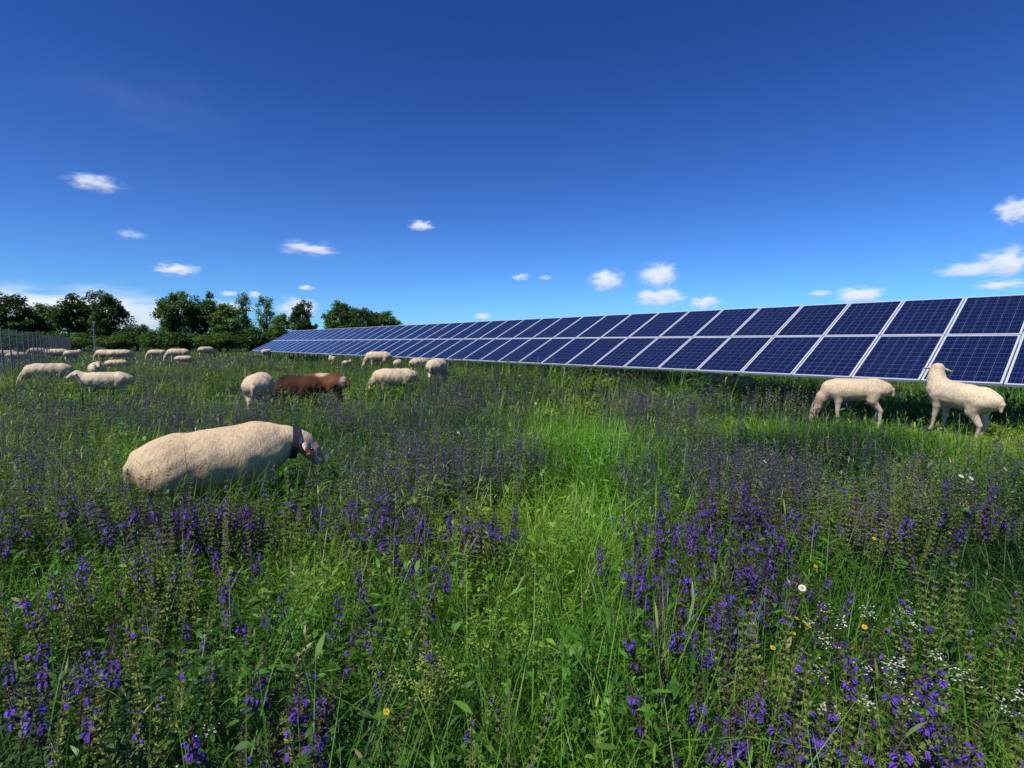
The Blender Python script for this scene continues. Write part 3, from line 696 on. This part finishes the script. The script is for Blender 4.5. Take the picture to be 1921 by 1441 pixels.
# their leaves
m=fy<9; k=m.sum(); nq=7; rp=lambda q: np.repeat(q[m],nq); kk=k*nq
strips(sa,np.stack([rp(fx),rp(fy),rp(fz)+rp(H)*rng.uniform(.1,.66,kk)],1),rng.uniform(0,6.28,kk),rng.uniform(.1,.9,kk),rng.uniform(.5,1.5,kk),rng.uniform(.04,.085,kk),rng.uniform(.016,.034,kk),[.3,1,.8,.08],np.array([.070,.16,.024])*rng.uniform(.5,1.5,(kk,1)))
v,q,c=sa.arrays(); so=link('meadow_sage_drift',mesh_np('meadow_sage_drift',v,q,c,M_petal)); tag(so,'hazy violet drifts of meadow sage spread through the middle and far meadow','meadow sage',kind='stuff')

# ------------------------------------------------------------------ other flowers
def disc_flower(npet,rp,rc,colp,colc):
    a=Acc(); an=np.linspace(0,6.28,npet,endpoint=False)
    strips(a,np.tile([[0,0,0]],(npet,1)),an,np.full(npet,.15),np.full(npet,.3),np.full(npet,rp),np.full(npet,rp*5.2/npet),[.4,.9,1,.6],np.tile([colp],(npet,1)))
    b=Acc(); tube(b,[(0,0,-.001),(0,0,.003),(0,0,.005)],[rc,rc*.9,rc*.2],8,colc)
    return a,b
def flower(name,px,py,z,np_,rp,rc,cp,cc,label,cat,grp,face=.7):
    x,y=at(px,py,z); g0=float(gz(x,y)); o=link(name,None); o.location=(x,y,g0); o.rotation_euler=(0,0,rng.uniform(0,.6)); tag(o,label,cat,grp); z=z-g0
    a=Acc(); tube(a,[(0,.03,-.01),(.005,.02,z*.6),(0,0,z-.002)],[.002,.0018,.0014],4,(.06,.11,.03)); v,q,c=a.arrays(); link('stem',mesh_np('stem',v,q,c,M_plant),o)
    p,d=disc_flower(np_,rp,rc,cp,cc)
    v,q,c=p.arrays(); k=link('petals',mesh_np('petals',v,q,c,M_petal),o); k.location=(0,0,z); k.rotation_euler=(face*rng.uniform(.6,1.2),rng.normal(0,.3),0)
    v,q,c=d.arrays(); e=link('centre',mesh_np('centre',v,q,c,M_petal),k)
W_=(.78,.78,.74); Yc=(.7,.42,.02)
for px,py,z,lab in ((1435,866,.60,'white daisy in the sage drift right of centre'),(1803,893,.57,'left white daisy of a pair near the right edge'),(1822,897,.57,'right white daisy of a pair near the right edge'),(1886,880,.57,'white daisy close to the right picture edge'),(1480,1092,.58,'upper white daisy beside the dense violet patch'),(1505,1103,.57,'lower white daisy beside the dense violet patch'),(975,705,.6,'white daisy far out below the panel row'),(1005,757,.57,'white daisy in the middle distance at centre'),(860,812,.6,'white daisy in the central violet drift')):
    flower('oxeye_daisy',px,py,z,16,.0125 if py>1000 else .016,.0048 if py>1000 else .006,W_,Yc,lab,'daisy','white daisies')
for i,(px,py) in enumerate(((1495,1160),(1488,1188),(1515,1172),(1622,1176),(1450,1215),(1640,1010),(1782,1000),(725,1335),(1530,1062))):
    flower('buttercup',px,py,.50,5,.0078,.0026,(.75,.5,.01),(.6,.4,.02),['yellow buttercup in the loose cluster right of the violet patch','yellow buttercup on its own in the grass'][1 if i>4 else 0],'buttercup','yellow buttercups '+('alone' if i>4 else 'clustered'),.5)
def umbel(name,px,py,z,n,col,lab,cat,grp,spread=.05,leafc=(.14,.23,.035)):
    x,y=at(px,py,z); g0=float(gz(x,y)); o=link(name,None); o.location=(x,y,g0); tag(o,lab,cat,grp); z=z-g0*.5
    a=Acc(); b=Acc()
    for k in range(n):
        p=np.array([rng.normal(0,spread),rng.normal(0,spread),z+rng.normal(-.03,.04)])
        tube(a,[(0,0,0),(p[0]*.4,p[1]*.4,p[2]*.6),p],[.002,.0015,.001],3,(.12,.18,.045))
        m=22; cpt=p+rng.normal(0,1,(m,3))*np.array([.013,.013,.011])
        strips(b,cpt,rng.uniform(0,6.28,m),rng.uniform(0,.6,m),np.zeros(m),np.full(m,.0055),np.full(m,.005),[.6,1,.6],np.array(col)*rng.uniform(.8,1.1,(m,1)))
        m=10; s=rng.uniform(.3,.95,m)[:,None]; strips(a,p*s*np.array([.7,.7,1]),rng.uniform(0,6.28,m),rng.uniform(0,.8,m),rng.uniform(0,.8,m),np.full(m,.03),np.full(m,.007),[.3,1,.1],np.tile([leafc],(m,1)))
    v,q,c=a.arrays(); link('stem',mesh_np('stem',v,q,c,M_plant),o); v,q,c=b.arrays(); link('blossom',mesh_np('blossom',v,q,c,M_petal),o)
for px,py in ((1550,1160),(1590,1190),(1640,1210),(1720,1150),(1760,1235),(1805,1275),(1600,1310),(1655,1255)):
    umbel('white_bedstraw',px,py,.48,3,(.70,.70,.60),'white bedstraw blossom scattered in the lower right meadow','bedstraw','white bedstraw plants at lower right')
umbel('white_bedstraw',365,1382,.46,3,(.70,.70,.60),'white bedstraw blossom at the bottom left','bedstraw','white bedstraw plant at bottom left')
for px,py,s,lab in ((545,790,.13,'yellow-green blooming herb clump just above the collared ewe'),(1322,745,.16,'yellow-green blooming herb clump below the panel row'),(655,915,.08,'yellow-green herb clump right of the collared ewe head'),(800,1250,.05,'yellow-green herb clump at the bottom middle'),(960,1180,.05,'yellow-green herb clump in the lower centre')):
    umbel('yellow_green_herb',px,py,.54,14,(.35,.43,.07),lab,'herb','yellow-green herb clumps',s)

# ------------------------------------------------------------------ clouds
def cloud_mat(dens,w,faint,step=.9):
    m=bpy.data.materials.new('cloud_vapour'); m.use_nodes=True; nt=m.node_tree; N=nt.nodes; L=nt.links; N.clear()
    out=N.new('ShaderNodeOutputMaterial'); tc=N.new('ShaderNodeTexCoord')
    nz=N.new('ShaderNodeTexNoise'); nz.noise_dimensions='4D'; nz.inputs['W'].default_value=w; nz.inputs['Scale'].default_value=2.1; nz.inputs['Detail'].default_value=6; nz.inputs['Roughness'].default_value=.66
    L.new(tc.outputs['Object'],nz.inputs['Vector'])
    sb=N.new('ShaderNodeVectorMath'); sb.operation='SUBTRACT'; L.new(nz.outputs['Color'],sb.inputs[0]); sb.inputs[1].default_value=(.5,.5,.5)
    sc=N.new('ShaderNodeVectorMath'); sc.operation='SCALE'; L.new(sb.outputs[0],sc.inputs[0]); sc.inputs['Scale'].default_value=3.5
    ad=N.new('ShaderNodeVectorMath'); L.new(tc.outputs['Object'],ad.inputs[0]); L.new(sc.outputs[0],ad.inputs[1])
    ln=N.new('ShaderNodeVectorMath'); ln.operation='LENGTH'; L.new(ad.outputs[0],ln.inputs[0])
    mr_=N.new('ShaderNodeMapRange'); mr_.inputs[1].default_value=.86; mr_.inputs[2].default_value=.08; L.new(ln.outputs['Value'],mr_.inputs[0])
    pw=N.new('ShaderNodeMath'); pw.operation='POWER'; L.new(mr_.outputs[0],pw.inputs[0]); pw.inputs[1].default_value=1.8
    l2=N.new('ShaderNodeVectorMath'); l2.operation='LENGTH'; L.new(tc.outputs['Object'],l2.inputs[0])
    m2=N.new('ShaderNodeMapRange'); m2.inputs[1].default_value=.97; m2.inputs[2].default_value=.50; L.new(l2.outputs['Value'],m2.inputs[0])
    mu=N.new('ShaderNodeMath'); mu.operation='MULTIPLY'; L.new(pw.outputs[0],mu.inputs[0]); L.new(m2.outputs[0],mu.inputs[1])
    k=N.new('ShaderNodeMath'); k.operation='MULTIPLY'; L.new(mu.outputs[0],k.inputs[0]); k.inputs[1].default_value=dens*faint
    em=N.new('ShaderNodeMath'); em.operation='MULTIPLY'; L.new(k.outputs[0],em.inputs[0]); em.inputs[1].default_value=.41  # own glow stands in for sunlight scattered inside the cloud
    pv=N.new('ShaderNodeVolumePrincipled'); pv.inputs['Color'].default_value=(1,1,1,1); L.new(k.outputs[0],pv.inputs['Density']); pv.inputs['Anisotropy'].default_value=0
    L.new(em.outputs[0],pv.inputs['Emission Strength']); pv.inputs['Emission Color'].default_value=(.92,.95,1,1)
    L.new(pv.outputs[0],out.inputs['Volume'])
    m.cycles.volume_step_rate=step
    return m
import bmesh
CL=[(180,343,96,30,.38,'small wispy white cloud high at the upper left'),(247,440,60,18,.14,'faint thin cloud below the wispy upper left one'),(580,466,108,28,.5,'flat elongated white cloud left of centre'),(790,424,52,21,.55,'small bright cloud high near the centre'),(330,505,78,24,.7,'flat white cloud above the left trees'),(978,520,38,13,.4,'tiny left cloud of a pair at the centre'),(1023,521,30,10,.2,'tiny faint right cloud of a pair at the centre'),(1137,526,72,40,.65,'puffy white cloud, left of two above the panels'),(1235,516,78,46,.65,'puffy white cloud, right of two above the panels'),(1237,558,104,34,.7,'wide flat based cloud under the puffy pair'),(1322,568,60,26,.7,'small cloud just touching the panel tops'),(1612,553,92,30,.75,'white cloud low over the right part of the panels'),(1540,550,48,12,.3,'faint little cloud left of the low right one'),(1902,395,64,48,.55,'white cloud cut by the right edge, highest there'),(1893,490,104,56,.65,'large white cloud at the right edge in the middle'),(1815,506,110,30,.35,'long trailing cloud left of the large edge cloud'),(1880,534,90,20,.45,'flat low cloud at the right edge over the panels'),(575,540,30,12,.5,'tiny cloud above the slim trees'),(430,551,34,11,.45,'tiny left cloud above the middle trees'),(478,553,28,13,.45,'tiny right cloud above the middle trees'),(560,578,80,44,.6,'white cloud showing behind the rounded tree'),(140,588,440,100,.7,'wide white cloud bank behind the left trees'),(430,580,90,34,.4,'white cloud patch behind the middle trees'),(905,593,36,14,.5,'tiny cloud just above the far panels'),(300,190,420,130,.005,'barely visible veil of thin high cloud at the upper left')]
bm=bmesh.new(); bmesh.ops.create_icosphere(bm,subdivisions=3,radius=1); CM=bpy.data.meshes.new('cloud'); bm.to_mesh(CM); bm.free()
for i,(px,py,w,h,f,lab) in enumerate(CL):
    D=2600.0 if i!=21 else 3400.0; dr=ray(px,py); p=dr*D/dr[1]
    me=CM.copy(); sx=w/1000*D*.5*1.25; sz=h/1000*D*.5*1.4; sy=sx*.6
    me.materials.append(cloud_mat(7.5/sy,i*7.3+1.7,f,.9 if i<24 else 2.5))
    o=link('cloud',me); o.location=(p[0],p[1],p[2]+CH); o.scale=(sx,sy,sz); o.rotation_euler=(0,0,-math.atan2(p[0],p[1]))
    tag(o,lab,'cloud','white clouds in the blue sky')

# ------------------------------------------------------------------ light, sky, camera
sd_=np.array([-.66,-.75]); sd_/=np.linalg.norm(sd_); EL=R(56)
to=Vector((sd_[0]*math.cos(EL),sd_[1]*math.cos(EL),math.sin(EL)))
sl=bpy.data.lights.new('sun','SUN'); sl.energy=5.0; sl.angle=R(.5); sl.color=(1,.95,.84)
so=link('sun',sl); so.rotation_euler=to.to_track_quat('Z','Y').to_euler(); so.location=(0,0,50)
w=bpy.data.worlds.new('World'); S.world=w; w.use_nodes=True; nt=w.node_tree; N=nt.nodes; L=nt.links
bg=N['Background']; sk=N.new('ShaderNodeTexSky'); sk.sky_type='NISHITA'; sk.sun_disc=False; sk.sun_elevation=EL; sk.sun_rotation=math.atan2(sd_[0],sd_[1])
sk.altitude=400; sk.air_density=1.0; sk.dust_density=.3; sk.ozone_density=2.2
mlt=N.new('ShaderNodeMix'); mlt.data_type='RGBA'; mlt.blend_type='MULTIPLY'; mlt.inputs[0].default_value=1; mlt.inputs[7].default_value=(.55,1.03,1.66,1)
L.new(sk.outputs[0],mlt.inputs[6])
gm=N.new('ShaderNodeGamma'); gm.inputs[1].default_value=1.45
L.new(mlt.outputs[2],gm.inputs[0])
# thin haze low over the horizon, by world direction
tcw=N.new('ShaderNodeTexCoord'); spx=N.new('ShaderNodeSeparateXYZ'); L.new(tcw.outputs['Generated'],spx.inputs[0])
m1=N.new('ShaderNodeMath'); m1.operation='ABSOLUTE'; L.new(spx.outputs[2],m1.inputs[0])
m2=N.new('ShaderNodeMath'); m2.operation='MULTIPLY'; m2.inputs[1].default_value=-6.5; L.new(m1.outputs[0],m2.inputs[0])
m3=N.new('ShaderNodeMath'); m3.operation='EXPONENT'; L.new(m2.outputs[0],m3.inputs[0])
hz=N.new('ShaderNodeVectorMath'); hz.operation='SCALE'; hz.inputs[0].default_value=(4.6,7.0,6.0); L.new(m3.outputs[0],hz.inputs['Scale'])
ad=N.new('ShaderNodeVectorMath'); L.new(gm.outputs[0],ad.inputs[0]); L.new(hz.outputs[0],ad.inputs[1])
L.new(ad.outputs[0],bg.inputs['Color']); bg.inputs['Strength'].default_value=.0275
cd=bpy.data.cameras.new('camera'); cam=link('camera',cd); cd.sensor_width=36; cd.lens=FPX/1921*36; cd.clip_start=.05; cd.clip_end=12000
cam.location=(0,0,CH); cam.rotation_euler=(R(90)-PITCH,0,0); S.camera=cam
S.view_settings.view_transform='Standard'; S.view_settings.look='None'; S.view_settings.exposure=0
